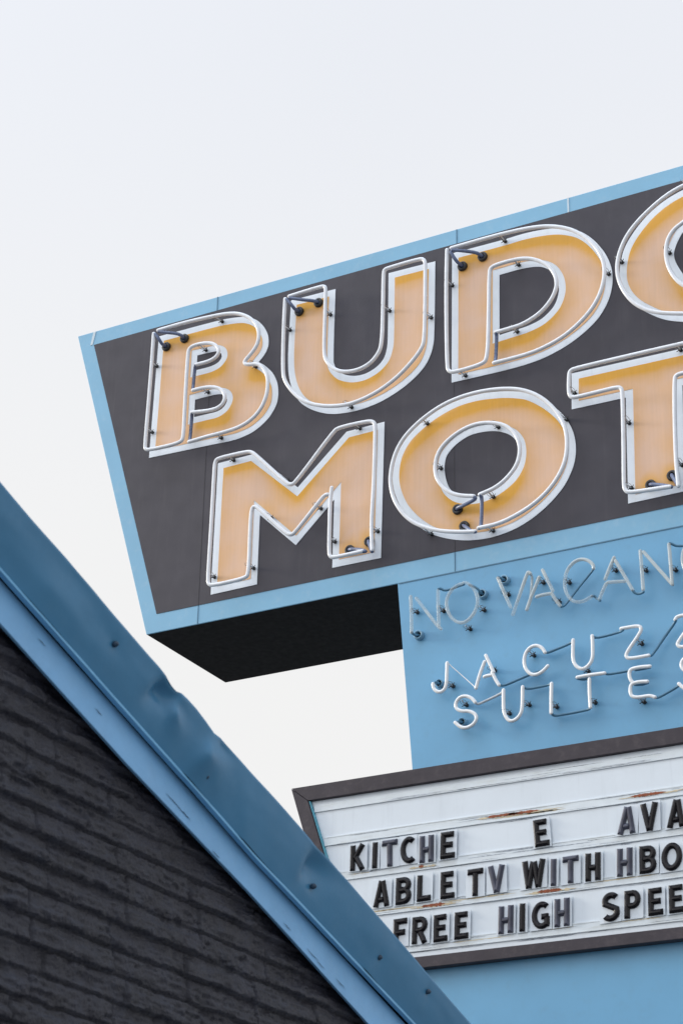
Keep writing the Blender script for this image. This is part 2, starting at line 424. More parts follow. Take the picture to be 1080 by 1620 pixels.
def support(parent, x, z, off, r, lean=(0, 0)):
    """little cup foot, glass post and two wire prongs that grip the tube"""
    bm = bmesh.new()
    add_disc(bm, (x, z), .013, Y0-.022, Y0-.001, 12, 0)
    foot = Vector((x, Y0-.02, z)); top = Vector((x+lean[0], Y0-off+r*.4, z+lean[1]))
    add_tube(bm, [foot, foot.lerp(top, .55), top], .0052, 8, 2)
    for s in (-1, 1):
        w = Vector((s*.010, 0, s*.004))
        add_tube(bm, [foot+w*.6, foot.lerp(top, .5)+w*1.6, top+w*1.4, top+Vector((s*.006, -r*1.3, 0))], .0017, 5, 1)
        add_tube(bm, [foot+Vector((s*.004, 0, 0)), foot+Vector((s*.022, -.006, -.012))], .003, 5, 0)
        add_tube(bm, [foot+Vector((s*.004, 0, 0)), foot+Vector((s*.018, -.006, .014))], .0025, 5, 0)
    a = [top+Vector((math.cos(t)*0, -r*.4+math.sin(t)*0, 0)) for t in (0,)]
    return link('tube_support', bm, [M['rubber'], M['clip'], M['cup']], parent)

# ================================================================= MOTEL SIGN
TL, BL = S(123.3, 531.7), S(231.5, 1004.8)
ZT = .5*(S(123.3,531.7)[1]+S(1080,261.5)[1]); ZB = .5*(S(231.5,1004.8)[1]+S(628,922.7)[1])
DEPTH = 1.06
XR = -1.6                       # the sign runs on beyond the frame
sign = empty('motel_sign', (-4.6, Y0+DEPTH/2, 0), 'roadside motel sign, charcoal and blue, with big gold letters above smaller neon words', 'motel sign')
bm = bmesh.new()
cab = [(TL[0], ZT), (XR, ZT), (XR, ZB), (BL[0], ZB)]
add_prism(bm, cab, Y0, Y0+DEPTH)
bm.normal_update()
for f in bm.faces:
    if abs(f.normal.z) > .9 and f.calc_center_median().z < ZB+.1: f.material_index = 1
bmesh.ops.bevel(bm, geom=[e for e in bm.edges], offset=.004, segments=1, affect='EDGES')
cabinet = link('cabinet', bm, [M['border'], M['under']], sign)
# charcoal field inside the blue border
it = [S(149.3,545), S(1080,286.3)]; ib = [S(248,973.3), S(965,820)]
zt = .5*(it[0][1]+it[1][1]); zb = .5*(ib[0][1]+ib[1][1])
bm = bmesh.new()
add_prism(bm, [(it[0][0], zt), (XR-.25, zt), (XR-.25, zb), (ib[0][0], zb)], Y0-.003, Y0+.001)
field = link('face_panel', bm, M['panel'], sign, 'charcoal painted face panel')
# sheet seams
def seam(x, z0, z1, m, w=.007, y=.0042):
    bm = bmesh.new(); add_box(bm, (x-w/2, Y0-y, z0), (x+w/2, Y0+.001, z1)); return link('seam', bm, m, sign)
for px, py, m1 in ((345,466,'seam'),(722,360,'seam'),(898,320,'seamw')):
    x = S(px, py)[0]
    seam(x, zt+.001, ZT-.003, M[m1], .012 if m1 == 'seamw' else .007, .003)
for px, py in ((317,900),(718,640)):
    x = S(px, py)[0]
    seam(x, zb+.002, zt-.002, M['seamd'], .005); 
    seam(x, ZB+.006, zb-.002, M['seam'], .006, .003)
# pale sealant line down the mitre of the left border corner
bm = bmesh.new()
a, b = S(150,527), S(146,548); add_prism(bm, [(a[0]-.010, ZT-.004), (a[0]+.014, ZT-.004), (b[0]+.006, zt+.004), (b[0]-.016, zt+.004)], Y0-.003, Y0+.001)
link('seam', bm, M['seamw'], sign)
# letters
for Lt in LET:
    o = Lt['o']
    outer = outline(onplane(conv(Lt['outer'], o)))
    if area(outer) < 0: outer = outer[::-1]
    holes = [outline(onplane(conv(h, o))) for h in Lt['holes']]
    row = 'top' if Lt['ch'] in 'BUDG' else 'lower'
    lp = plate('letter', outer, holes, Y0-.006, Y0-.002, M['white'], sign, label='white outlined letter %s of the sign, %s row' % (Lt['ch'], row))
    tubes3 = [(k, to3(conv(t, o), TO)) for k, t in Lt['tubes']]
    seg = []
    for k, t in tubes3:
        c = chaikin(t, 2)
        seg += [(a.x, a.z, b.x, b.z) for a, b in zip(c[:-1], c[1:])]
    A = np.array(seg)
    gp = [S(*conv([g], o)[0]) for g in Lt['grom']]
    sp = [S(*conv([g], o)[0]) for g in Lt['sup']]
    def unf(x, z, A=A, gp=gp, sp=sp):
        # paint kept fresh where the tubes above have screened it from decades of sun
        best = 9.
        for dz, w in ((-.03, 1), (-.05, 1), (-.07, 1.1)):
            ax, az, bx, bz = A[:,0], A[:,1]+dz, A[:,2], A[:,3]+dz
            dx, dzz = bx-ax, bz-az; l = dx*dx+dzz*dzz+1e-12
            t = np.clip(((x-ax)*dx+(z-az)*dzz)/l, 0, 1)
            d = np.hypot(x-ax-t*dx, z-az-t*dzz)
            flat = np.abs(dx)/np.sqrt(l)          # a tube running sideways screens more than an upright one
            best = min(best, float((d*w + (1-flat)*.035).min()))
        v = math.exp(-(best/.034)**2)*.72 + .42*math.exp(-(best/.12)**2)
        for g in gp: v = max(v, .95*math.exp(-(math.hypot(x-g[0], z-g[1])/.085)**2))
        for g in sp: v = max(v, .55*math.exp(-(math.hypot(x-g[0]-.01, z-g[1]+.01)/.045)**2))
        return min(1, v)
    fo = offset(outer, OW)
    fh = []
    for h in holes:
        hh = h if area(h) > 0 else h[::-1]
        fh.append(offset(hh, -OW))
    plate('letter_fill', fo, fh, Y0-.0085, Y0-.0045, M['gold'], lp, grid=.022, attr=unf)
    for k, t in tubes3:
        bm = bmesh.new(); add_tube(bm, chaikin(t, 3), RB, 12)
        link('neon_tube', bm, M['tube'], lp, smooth=True)
    for bl in Lt['block']:
        pts = []
        for x, y, dd in bl:
            q = conv([(x, y)], o)[0]; pts += to3([q], TO-dd)
        bm = bmesh.new(); add_tube(bm, chaikin(pts, 2), RB*.92, 10); link('blocked_tube', bm, M['block'], lp, smooth=True)
    for ld, g in zip(Lt['leads'], Lt['grom']):
        q = conv(ld, o); n = len(q); pts = []
        for i, p in enumerate(q):
            off = TO*(1-i/(n-1))**.6*.96+.02 if i < n-1 else .03
            off = min(off, TO)
            pts += to3([p], off)
        gx, gz = S(*conv([g], o)[0], .012)
        pts[-1] = Vector((gx, Y0-.036, gz)); pts.append(Vector((gx, Y0-.01, gz)))
        bm = bmesh.new(); add_tube(bm, chaikin(pts, 2), RB*.9, 10); link('electrode_lead', bm, M['block'], lp, smooth=True)
        bm = bmesh.new(); add_ring(bm, (gx, gz), .017, .036, Y0-.030, Y0-.003); add_disc(bm, (gx, gz), .018, Y0-.012, Y0-.004, 16, 1)
        link('electrode_grommet', bm, [M['rubber'], M['dark']], lp)
    for s_ in Lt['sup']:
        x, z = S(*conv([s_], o)[0], .012)
        support(lp, x, z, TO, RB, lean=(random.uniform(-.01, .004), random.uniform(-.004, .006)))

# ---------------------------------------------------------------- the blue pylon with the small neon words
p0, p1 = S(628.5, 922.5), S(652, 1217)
zs = .5*(S(628.5,922.5)[1]+S(1080,827.2)[1])
kx = (p1[0]-p0[0])/(p1[1]-p0[1])
xb = p0[0]+kx*(0-zs)
bm = bmesh.new()
ZP = ZB-.001
add_prism(bm, [(p0[0]+kx*(ZP-zs), ZP), (XR-.9, ZP), (XR-1.4, 0), (p0[0]+kx*(0-zs)-.25, 0), (p0[0]+kx*(5.2-zs)-.25, 5.2), (p0[0]+kx*(5.3-zs), 5.3)], Y0-.0005, Y0+DEPTH-.02)
pylon = link('pylon', bm, M['pylon'], sign, 'blue pylon below the charcoal cabinet')
bm = bmesh.new(); add_box(bm, (p0[0]+.01, Y0-.004, ZB-.006), (XR-.95, Y0+.001, ZB+.001)); link('seam', bm, M['seam'], sign)

z2 = (640, 860, .2037); z3 = (840, 830, .22222); z4 = (670, 970, .19444); z5 = (860, 960, .2037)
NO = .075
def neon(ch, strokes, m, sups=(), r=.0118, off=NO, word=''):
    """strokes: (frame, pts, smooth)"""
    par = None
    bm = bmesh.new()
    for o, t in strokes: add_tube(bm, chaikin(to3(conv(t, o), off), 3), r, 12)
    par = link('neon_letter', bm, m, pylon, 'glass tube letter %s of the word %s' % (ch, word), smooth=True)
    for o, s_ in sups:
        x, z = S(*conv([s_], o)[0], .012); support(par, x, z, off, r, (random.uniform(-.012, .0), random.uniform(-.002, .01)))
    return par
def joiner(par, o, pts, offs, m='blockp', r=.0088):
    q = conv(pts, o); P = []
    for p, f_ in zip(q, offs): P += to3([p], f_)
    bm = bmesh.new(); add_tube(bm, chaikin(P, 2), r, 10); link('blocked_tube', bm, M[m], par, smooth=True)
def housing(par, o, c, lead, ring=True):
    x, z = S(*conv([c], o)[0], .015)
    bm = bmesh.new()
    add_ring(bm, (x, z), .021, .033 if ring else .026, Y0-.035, Y0-.002, mi=0)
    add_disc(bm, (x, z), .022, Y0-.006, Y0-.002, 18, 1)
    link('electrode_housing', bm, [M['ring'], M['dark']], par)
    q = conv(lead, o); P = []
    for i, p in enumerate(q): P += to3([p], NO-(NO-.035)*i/max(1, len(q)))
    P.append(Vector((x, Y0-.02, z)))
    bm = bmesh.new(); add_tube(bm, chaikin(P, 2), .0088, 10); link('electrode_lead', bm, M['blockp'], par, smooth=True)
G = M['clear']; Wt = M['tube2']
# NO
n = neon('N', [(z2, [(46,412),(50,520),(52,600),(52,690)]), (z2, [(90,425),(170,530),(258,645),(280,662)]), (z2, [(258,365),(258,480),(262,560),(264,642)])], G, [(z2,(95,532)),(z2,(300,522))], word='NO')
housing(n, z2, (110,712), [(52,688),(64,702),(85,712)])
joiner(n, z2, [(262,350),(280,350),(310,366),(370,348),(440,322),(458,316)], [NO,.06,.05,.05,.06,NO])
n = neon('O', [(z2, [(445,312),(400,325),(350,375),(322,440),(325,500),(350,565),(395,605),(440,618),(490,600),(540,540),(566,470),(562,400),(530,340),(490,308),(458,303)])], G, [(z2,(615,516)),(z2,(505,662))], word='NO')
housing(n, z2, (605,393), [(500,318),(560,345),(590,380)])
# VACANCY
n = neon('V', [(z2, [(722,268),(770,380),(820,492)]), (z2, [(838,550),(890,400),(950,228),(962,220),(975,235)])], G, [(z2,(802,395))], word='VACANCY')
housing(n, z2, (776,284), [(724,262),(745,268),(762,280)])
joiner(n, z2, [(968,225),(985,250),(988,290),(975,420)], [NO,.06,.045,.04], m='clear')
n = neon('A', [(z3, [(55,375),(30,440),(0,510),(-32,605)]), (z3, [(80,325),(115,395),(152,470)]), (z3, [(145,488),(175,540),(205,578)]), (z3, [(38,514),(80,500),(140,490)])], G, [(z3,(85,412)),(z3,(197,548))], word='VACANCY')
n = neon('C', [(z3, [(442,312),(440,285),(400,250),(340,245),(290,275),(250,330),(235,400),(240,470),(270,525),(310,552),(370,548),(430,510)])], G, [(z3,(270,412))], word='VACANCY')
joiner(n, z3, [(442,315),(430,335),(330,455),(240,578),(212,585)], [NO,.05,.04,.045,NO], r=.007)
joiner(n, z3, [(430,508),(448,506),(470,530),(488,540)], [NO,.06,.055,NO])
n = neon('A', [(z3, [(485,530),(505,475),(532,420)]), (z3, [(525,388),(555,310),(588,235)]), (z3, [(598,258),(660,360),(720,466)]), (z3, [(545,412),(600,406),(662,404)])], G, [(z3,(600,326))], word='VACANCY')
joiner(n, z3, [(718,468),(735,488),(765,494),(796,480)], [NO,.065,.06,NO])
n = neon('N', [(z3, [(795,462),(785,320),(774,188)]), (z3, [(798,195),(900,310),(1002,425)]), (z3, [(1000,415),(990,280),(978,140)])], G, [(z3,(815,326)),(z3,(1025,323))], word='VACANCY')
joiner(n, z3, [(980,132),(1005,140),(1030,152),(1110,150),(1180,120)], [NO,.06,.05,.05,.06])
n = neon('C', [(z3, [(1180,110),(1130,120),(1085,170),(1072,230),(1080,300),(1110,350),(1160,360),(1210,330)])], G, word='VACANCY')
n = neon('Y', [(z3, [(1270,60),(1320,160),(1330,180),(1335,320)]), (z3, [(1395,40),(1330,175)])], G, word='VACANCY')
# JACUZZI
n = neon('J', [(z4, [(75,575),(80,618),(120,646),(162,632),(184,585),(188,500),(190,405)])], Wt, [(z4,(235,592))], r=.0118, word='JACUZZI')
housing(n, z4, (130,575), [(75,575),(95,560),(120,570)], ring=False)
joiner(n, z4, [(195,402),(215,425),(300,498),(405,592),(425,612)], [NO,.065,.06,.065,NO], m='tube2', r=.0035)
n = neon('A', [(z4, [(425,610),(440,550),(465,470),(495,395)]), (z4, [(505,345),(535,410),(568,480)]), (z4, [(556,482),(585,545),(612,585)]), (z4, [(492,518),(520,508),(552,505)])], Wt, [(z4,(575,464))], r=.0118, word='JACUZZI')
joiner(n, z4, [(614,586),(640,590),(690,575),(780,535),(850,505)], [NO,.055,.045,.04,.04])
n = neon('C', [(z4, [(985,320),(965,285),(930,264),(890,265),(845,295),(818,350),(815,410),(830,460),(870,500),(920,502),(970,472),(1008,430)])], Wt, [(z4,(893,342))], r=.0118, word='JACUZZI')
joiner(n, z4, [(985,322),(1010,322),(1090,288)], [NO,.055,.045]); joiner(n, z5, [(0,355),(40,352),(205,285),(228,262)], [.045,.04,.045,NO])
joiner(n, z4, [(850,505),(900,485),(950,470)], [.04,.035,.03])
n = neon('U', [(z5, [(226,258),(224,350),(226,420),(250,465),(300,488),(350,455),(378,400),(378,310),(374,226)])], Wt, [(z5,(342,500))], r=.0118, word='JACUZZI')
joiner(n, z5, [(375,230),(395,240),(440,236),(590,196),(612,180)], [NO,.055,.045,.045,NO])
n = neon('Z', [(z5, [(598,170),(735,145),(756,168),(745,205),(640,355),(636,390),(668,404),(812,378)])], Wt, [(z5,(757,286))], r=.0118, word='JACUZZI')
joiner(n, z5, [(814,378),(835,382),(920,255),(1012,128),(1022,104)], [NO,.05,.04,.045,NO])
n = neon('Z', [(z5, [(1018,100),(1030,78),(1080,65),(1150,52),(1172,72),(1160,110),(1032,280),(1040,305),(1072,315),(1210,285)])], Wt, [(z5,(1160,190))], r=.0118, word='JACUZZI')
n = neon('I', [(z5, [(1290,10),(1295,130),(1300,250)])], Wt, r=.0118, word='JACUZZI')
# SUITES
n = neon('S', [(z4, [(418,725),(390,690),(340,672),(290,685),(258,730),(262,778),(310,800),(370,795),(420,820),(432,860),(402,908),(350,935),(300,930),(255,890)])], Wt, [(z4,(345,746))], r=.0118, word='SUITES')
housing(n, z4, (316,890), [(256,890),(285,882),(305,886)], ring=False)
joiner(n, z4, [(418,728),(440,742),(480,725),(630,655),(646,632)], [NO,.055,.045,.045,NO], m='cup')
n = neon('U', [(z4, [(648,626),(648,720),(650,800),(668,850),(702,882),(750,868),(790,820),(802,760),(804,600)])], Wt, [(z4,(695,816)),(z4,(855,746))], r=.0118, word='SUITES')
joiner(n, z4, [(806,598),(820,612),(860,616),(1018,584),(1038,572)], [NO,.055,.045,.045,NO])
n = neon('I', [(z5, [(58,596),(56,700),(56,825)])], Wt, [(z5,(97,776))], r=.0118, word='SUITES')
joiner(n, z5, [(58,828),(75,846),(120,842),(345,800),(362,782)], [NO,.055,.045,.045,NO])
n = neon('T', [(z5, [(352,562),(352,650),(360,780)]), (z5, [(258,548),(350,530),(470,515)])], Wt, [(z5,(395,742))], r=.0118, word='SUITES')
joiner(n, z5, [(255,555),(300,565),(350,556)], [.055,.045,.05]); joiner(n, z5, [(470,516),(490,524),(560,514),(660,496)], [NO,.05,.045,.045])
n = neon('E', [(z5, [(822,462),(760,466),(700,476),(665,492),(660,530),(672,572),(690,588)]), (z5, [(802,580),(740,582),(690,594),(670,615),(668,665),(682,698),(735,705),(820,688),(860,702)])], Wt, [(z5,(775,738))], r=.0118, word='SUITES')
joiner(n, z5, [(822,470),(770,482),(710,490)], [.055,.045,.05]); joiner(n, z5, [(804,590),(760,605),(705,605)], [.055,.045,.05])
joiner(n, z5, [(858,703),(880,708),(960,665),(1040,618),(1048,600)], [NO,.055,.045,.045,NO])
n = neon('S', [(z5, [(1190,390),(1150,375),(1090,395),(1060,440),(1075,490),(1130,505),(1190,520),(1200,580),(1160,640),(1100,645),(1046,598)])], Wt, r=.0118, word='SUITES')

# ================================================================= LETTER BOARD
FO = .07   # frame stands this far in front of the pylon
fTL = S(460.7,1246.7,FO); zft = .5*(fTL[1]+S(1080,1150,FO)[1]); zfb = .5*(S(676,1530,FO)[1]+S(1080,1484.9,FO)[1])
iTL = S(487.0,1264.6,FO); zit = .5*(iTL[1]+S(1080,1176.7,FO)[1]); zib = .5*(S(659,1514.5,FO)[1]+S(1080,1464.7,FO)[1])
oe = S(479.8,1314.4,FO); ie = S(509.5,1340.4,FO)
ko = (oe[0]-fTL[0])/(oe[1]-fTL[1]); ki = (ie[0]-iTL[0])/(ie[1]-iTL[1])
ox = lambda z: fTL[0]+ko*(z-zft)
ix = lambda z: iTL[0]+ki*(z-zit)
XB = -1.9
board = empty('letter_board', (-4.3, Y0, zfb), 'slanted white changeable letter board in a dark frame on the blue pylon, stained with rust', 'letter board')
def framebar(poly):
    bm = bmesh.new(); add_prism(bm, poly, Y0-FO, Y0-.002)
    bmesh.ops.bevel(bm, geom=list(bm.edges), offset=.003, segments=1, affect='EDGES')
    return link('frame', bm, M['frame'], board)
framebar([(ox(zft), zft), (XB, zft), (XB-.08, zit), (ix(zit), zit)])
framebar([(ox(zfb), zfb), (ix(zib), zib), (XB-.08, zib), (XB, zfb)])
framebar([(ox(zft)-.0015, zft-.0015), (ix(zit)-.0015, zit-.0015), (ix(zib)-.0015, zib+.0015), (ox(zfb)-.0015, zfb+.0015)])
framebar([(XB+.0015, zft), (XB+.0015, zfb), (XB-.0785, zib), (XB-.0785, zit)])
FP = .042   # face of the board
bm = bmesh.new()
add_prism(bm, [(ix(zit)+.002, zit-.002), (XB-.082, zit-.002), (XB-.082, zib+.002), (ix(zib)+.002, zib+.002)], Y0-FP, Y0-.004)
face = link('face_panel', bm, M['face'], board)
bm = bmesh.new()
add_prism(bm, [(ix(zit)+.003, zit-.003), (ix(zit)+.013, zit-.003), (ix(zib)+.013, zib+.003), (ix(zib)+.003, zib+.003)], Y0-FP-.02, Y0-FP+.001)
link('inner_lip', bm, M['teal'], board, 'teal edge of the board face')
zz6 = (540, 1250, .25926); zz7 = (800, 1240, .25926)
def zrail(pts):
    return sum(S(*conv([p], o)[0], FP)[1] for o, p in pts)/len(pts)
rails = [zrail([(zz6,(0,312)),(zz6,(1060,150)),(zz7,(540,120)),(zz7,(1000,40))]),
         zrail([(zz6,(20,520)),(zz6,(700,425)),(zz7,(600,345)),(zz7,(1050,300))]),
         zrail([(zz6,(250,735)),(zz6,(760,670)),(zz7,(300,630)),(zz7,(1000,560))]),
         zrail([(zz6,(450,945)),(zz7,(200,905)),(zz7,(700,855)),(zz7,(1070,818))])]
def strip(bm, x0, x1, z, h, y0, y1, mi, rough=.0, n=26):
    """thin irregular stain or grime strip raised a hair off the rail"""
    top = []; bot = []
    for i in range(n+1):
        t = i/n; x = x0+(x1-x0)*t; e = min(1, 6*t, 6*(1-t))
        hh = h*e*(1-rough*random.random())
        top.append((x, z+hh*(.5+.3*rough*(random.random()-.5)))); bot.append((x, z-hh*(.5+.4*rough*(random.random()-.5))))
    v = [[bm.verts.new((x, yy, zv)) for x, zv in row] for row in (top, bot) for yy in (y0,)]
    for i in range(n):
        f = bm.faces.new((v[0][i+1], v[0][i], v[1][i], v[1][i+1])); f.material_index = mi
def stain_at(o, a, b, w):
    pa, pb = S(*conv([a], o)[0], FP+.014), S(*conv([b], o)[0], FP+.014); return pa, pb, w
rusts = {0: [(zz6,(878,168),(1085,136),.020),(zz7,(0,188),(205,160),.020),(zz7,(750,82),(978,46),.022)],
         1: [(zz6,(470,468),(500,462),.022)],
         2: [(zz6,(485,712),(632,690),.026),(zz7,(187,662),(340,642),.026)], 3: []}
for i, zr in enumerate(rails):
    bm = bmesh.new()
    x0 = ix(zr)+.02; x1 = XB-.09
    # a real H-track: flat web with a raised lip at the top and bottom
    add_box(bm, (x0, Y0-FP-.006, zr-.030), (x1, Y0-FP-.001, zr+.030), 0)
    add_box(bm, (x0, Y0-FP-.0078, zr+.0225), (x1, Y0-FP-.0065, zr+.0285), 0)
    add_box(bm, (x0, Y0-FP-.0078, zr-.0285), (x1, Y0-FP-.0065, zr-.0225), 0)
    rnd = random.Random(i+3)
    for k in range(40):
        xs = rnd.uniform(x0, x1-.3); L_ = rnd.uniform(.06, .45)
        zv = zr+rnd.choice((.018, -.019, .002, .012, -.031, -.036))+rnd.uniform(-.003, .003)
        strip(bm, xs, xs+L_, zv, rnd.uniform(.002, .0055), Y0-FP-(.0068 if abs(zv-zr) < .022 else .002 if abs(zv-zr) > .031 else .0095), 0, 1, .8)
    for k in range(7):
        xs = rnd.uniform(x0, x1-.5); L_ = rnd.uniform(.15, .6)
        strip(bm, xs, xs+L_, zr+rnd.uniform(-.01, .012), rnd.uniform(.006, .012), Y0-FP-.0064, 0, 2, .7)
    for o, a, b, w in rusts[i]:
        pa, pb = S(*conv([a], o)[0], FP+.010), S(*conv([b], o)[0], FP+.010)
        zc = (pa[1]+pb[1])/2
        strip(bm, pa[0], pb[0], zc, w*.95, Y0-FP-.0097, 0, 3, .55, 40)
        strip(bm, pa[0]-.08, pb[0]+.1, zc-.004, w*.7, Y0-FP-.0093, 0, 2, .9, 30)
    link('letter_track', bm, [M['rail'], M['grime'], M['yell'], M['rust']], board)
# small top track by the frame
bm = bmesh.new()
zr = zit-.055; add_box(bm, (ix(zr)+.02, Y0-FP-.008, zr-.024), (XB-.09, Y0-FP-.001, zr+.022), 0)
rnd = random.Random(99)
for k in range(30):
    xs = rnd.uniform(ix(zr)+.02, XB-.5); strip(bm, xs, xs+rnd.uniform(.1, .5), zr+rnd.choice((.017, -.018, .0, -.012)), rnd.uniform(.002, .005), Y0-FP-.0085, 0, 1, .8)
link('letter_track', bm, [M['rail'], M['grime'], M['yell'], M['rust']], board)

# ---------------------------------------------------------------- changeable letters: ridge-profiled strokes in a unit box (x 0..1, z 0..1)
def arc(cx, cy, rx, ry, a0, a1, n=12): return [(cx+rx*math.cos(math.radians(a0+(a1-a0)*i/n)), cy+ry*math.sin(math.radians(a0+(a1-a0)*i/n))) for i in range(n+1)]
w_ = .13
GL = {
 'K': [[(.14,0),(.14,1)], [(.86,1),(.24,.42)], [(.36,.55),(.88,0)]],
 'I': [[(.5,0),(.5,1)]],
 'T': [[(0,.925),(1,.925)], [(.5,0),(.5,.92)]],
 'C': [arc(.58,.5,.46,.43,52,180,10)+arc(.58,.5,.46,.43,180,308,10)[1:]],
 'H': [[(.15,0),(.15,1)], [(.85,0),(.85,1)], [(.15,.47),(.85,.47)]],
 'E': [[(.16,0),(.16,1)], [(.1,.925),(.97,.925)], [(.1,.51),(.9,.51)], [(.1,.075),(1,.075)]],
 'A': [[(.10,0),(.46,1)], [(.90,0),(.54,1)], [(.24,.26),(.76,.26)]],
 'B': [[(.15,0),(.15,1)], [(.1,.925),(.55,.925)]+arc(.55,.73,.29,.195,90,-90,8)+[(.15,.535)], [(.15,.50),(.55,.52)]+arc(.55,.30,.32,.225,90,-90,8)+[(.1,.075)]],
 'L': [[(.16,0),(.16,1)], [(.1,.075),(1,.075)]],
 'V': [[(.10,1),(.49,0)], [(.90,1),(.51,0)]],
 'F': [[(.16,0),(.16,1)], [(.1,.925),(1,.925)], [(.1,.49),(.92,.49)]],
 'R': [[(.15,0),(.15,1)], [(.1,.925),(.55,.925)]+arc(.55,.71,.30,.215,90,-90,8)+[(.15,.495)], [(.5,.47),(.88,0)]],
 'G': [arc(.56,.5,.44,.43,50,180,10)+arc(.56,.5,.44,.43,180,300,9)[1:]+[(.86,.14),(.86,.44)], [(.52,.44),(.95,.44)]],
 'S': [arc(.5,.72,.36,.21,35,180,9)+[(.16,.62),(.5,.51),(.84,.40)]+arc(.5,.28,.37,.21,0,-150,10)],
 'P': [[(.15,0),(.15,1)], [(.1,.925),(.55,.925)]+arc(.55,.68,.30,.245,90,-90,8)+[(.15,.435)]],
 'W': [[(.07,1),(.27,0)], [(.27,0),(.48,.98)], [(.52,.98),(.73,0)], [(.73,0),(.93,1)]],
 'O': [arc(.5,.5,.40,.43,0,360,28)],
}
def stroke(bm, pts, w, h, y0):
    """one bevelled stroke: sloping flanks up to a narrow flat crest"""
    P = [Vector(p) for p in pts]; n = len(P)
    closed = (P[0]-P[-1]).length < 1e-4
    rings = []
    for i in range(n):
        if closed: a, c = P[(i-1) % (n-1)], P[(i+1) % (n-1)]
        else: a, c = P[max(i-1, 0)], P[min(i+1, n-1)]
        d1 = (P[i]-a); d2 = (c-P[i])
        d1 = d1.normalized() if d1.length > 1e-7 else d2.normalized()
        d2 = d2.normalized() if d2.length > 1e-7 else d1
        t = (d1+d2).normalized(); nn = Vector((-t.y, t.x)); k = max(.5, t.dot(d1))
        ww = w/k
        ring = []
        for s_, hh in ((1, 0), (1, .35), (.30, 1), (-.30, 1), (-1, .35), (-1, 0)):
            e = P[i]+nn*ww*s_
            if not closed and i in (0, n-1):
                e = e + (t*(-1 if i == 0 else 1))*0 - (t*(-1 if i == 0 else 1))*(w*.75 if hh == 1 else 0)
            ring.append(bm.verts.new((e.x, y0-h*hh, e.y)))
        rings.append(ring)
    for a, b in zip(rings[:-1], rings[1:]):
        for k in range(5): bm.faces.new((a[k], a[k+1], b[k+1], b[k]))
    if not closed:
        bm.faces.new(rings[0][::-1]); bm.faces.new(rings[-1])
KX = {'A': .86, 'V': .86, 'W': .9, 'T': .9, 'O': .93, 'C': .95, 'G': .95, 'S': .93}
def letter(ch, o, bl, br, tl, faded, label):
    B = Vector(S(*conv([bl], o)[0], FP+.02)); R_ = Vector(S(*conv([br], o)[0], FP+.02)); T_ = Vector(S(*conv([tl], o)[0], FP+.02))
    ex = R_-B; ez = T_-B
    root = empty('board_letter', (B.x, Y0-FP, B.y), label, 'sign letter', 'changeable letters on the letter board')
    h = ez.length; m = .012; wst = h*.103
    c = [B-ex.normalized()*m-ez.normalized()*.006, B+ex+ex.normalized()*m-ez.normalized()*.006]
    up = ez.normalized()*(h+.016)
    bm = bmesh.new()
    yj = random.uniform(0, .0015)
    add_prism(bm, [tuple(c[0]), tuple(c[1]), tuple(c[1]+up), tuple(c[0]+up)], Y0-FP-.0130-yj, Y0-FP-.0102-yj)
    link('letter_tile', bm, M['tile'], root)
    bm = bmesh.new()
    insx = wst/max(ex.length, .001)
    for i, st in enumerate(GL[ch]):
        pts = [tuple(B+ex*(p[0] if p[0] in (0, 1) or ch == 'I' else .5+(p[0]-.5)*KX.get(ch, .88))+ez*(p[1] if p[1] in (0, 1) else .5+(p[1]-.5)*.93)) for p in st]
        stroke(bm, pts, wst, .019+.0006*i, Y0-FP-.0133-yj)
    bmesh.ops.recalc_face_normals(bm, faces=bm.faces)
    link('glyph', bm, M['faded'] if faded else M['glyph'], root)
r1 = 'top line of the letter board'; r2 = 'middle line of the letter board'; r3 = 'bottom line of the letter board'
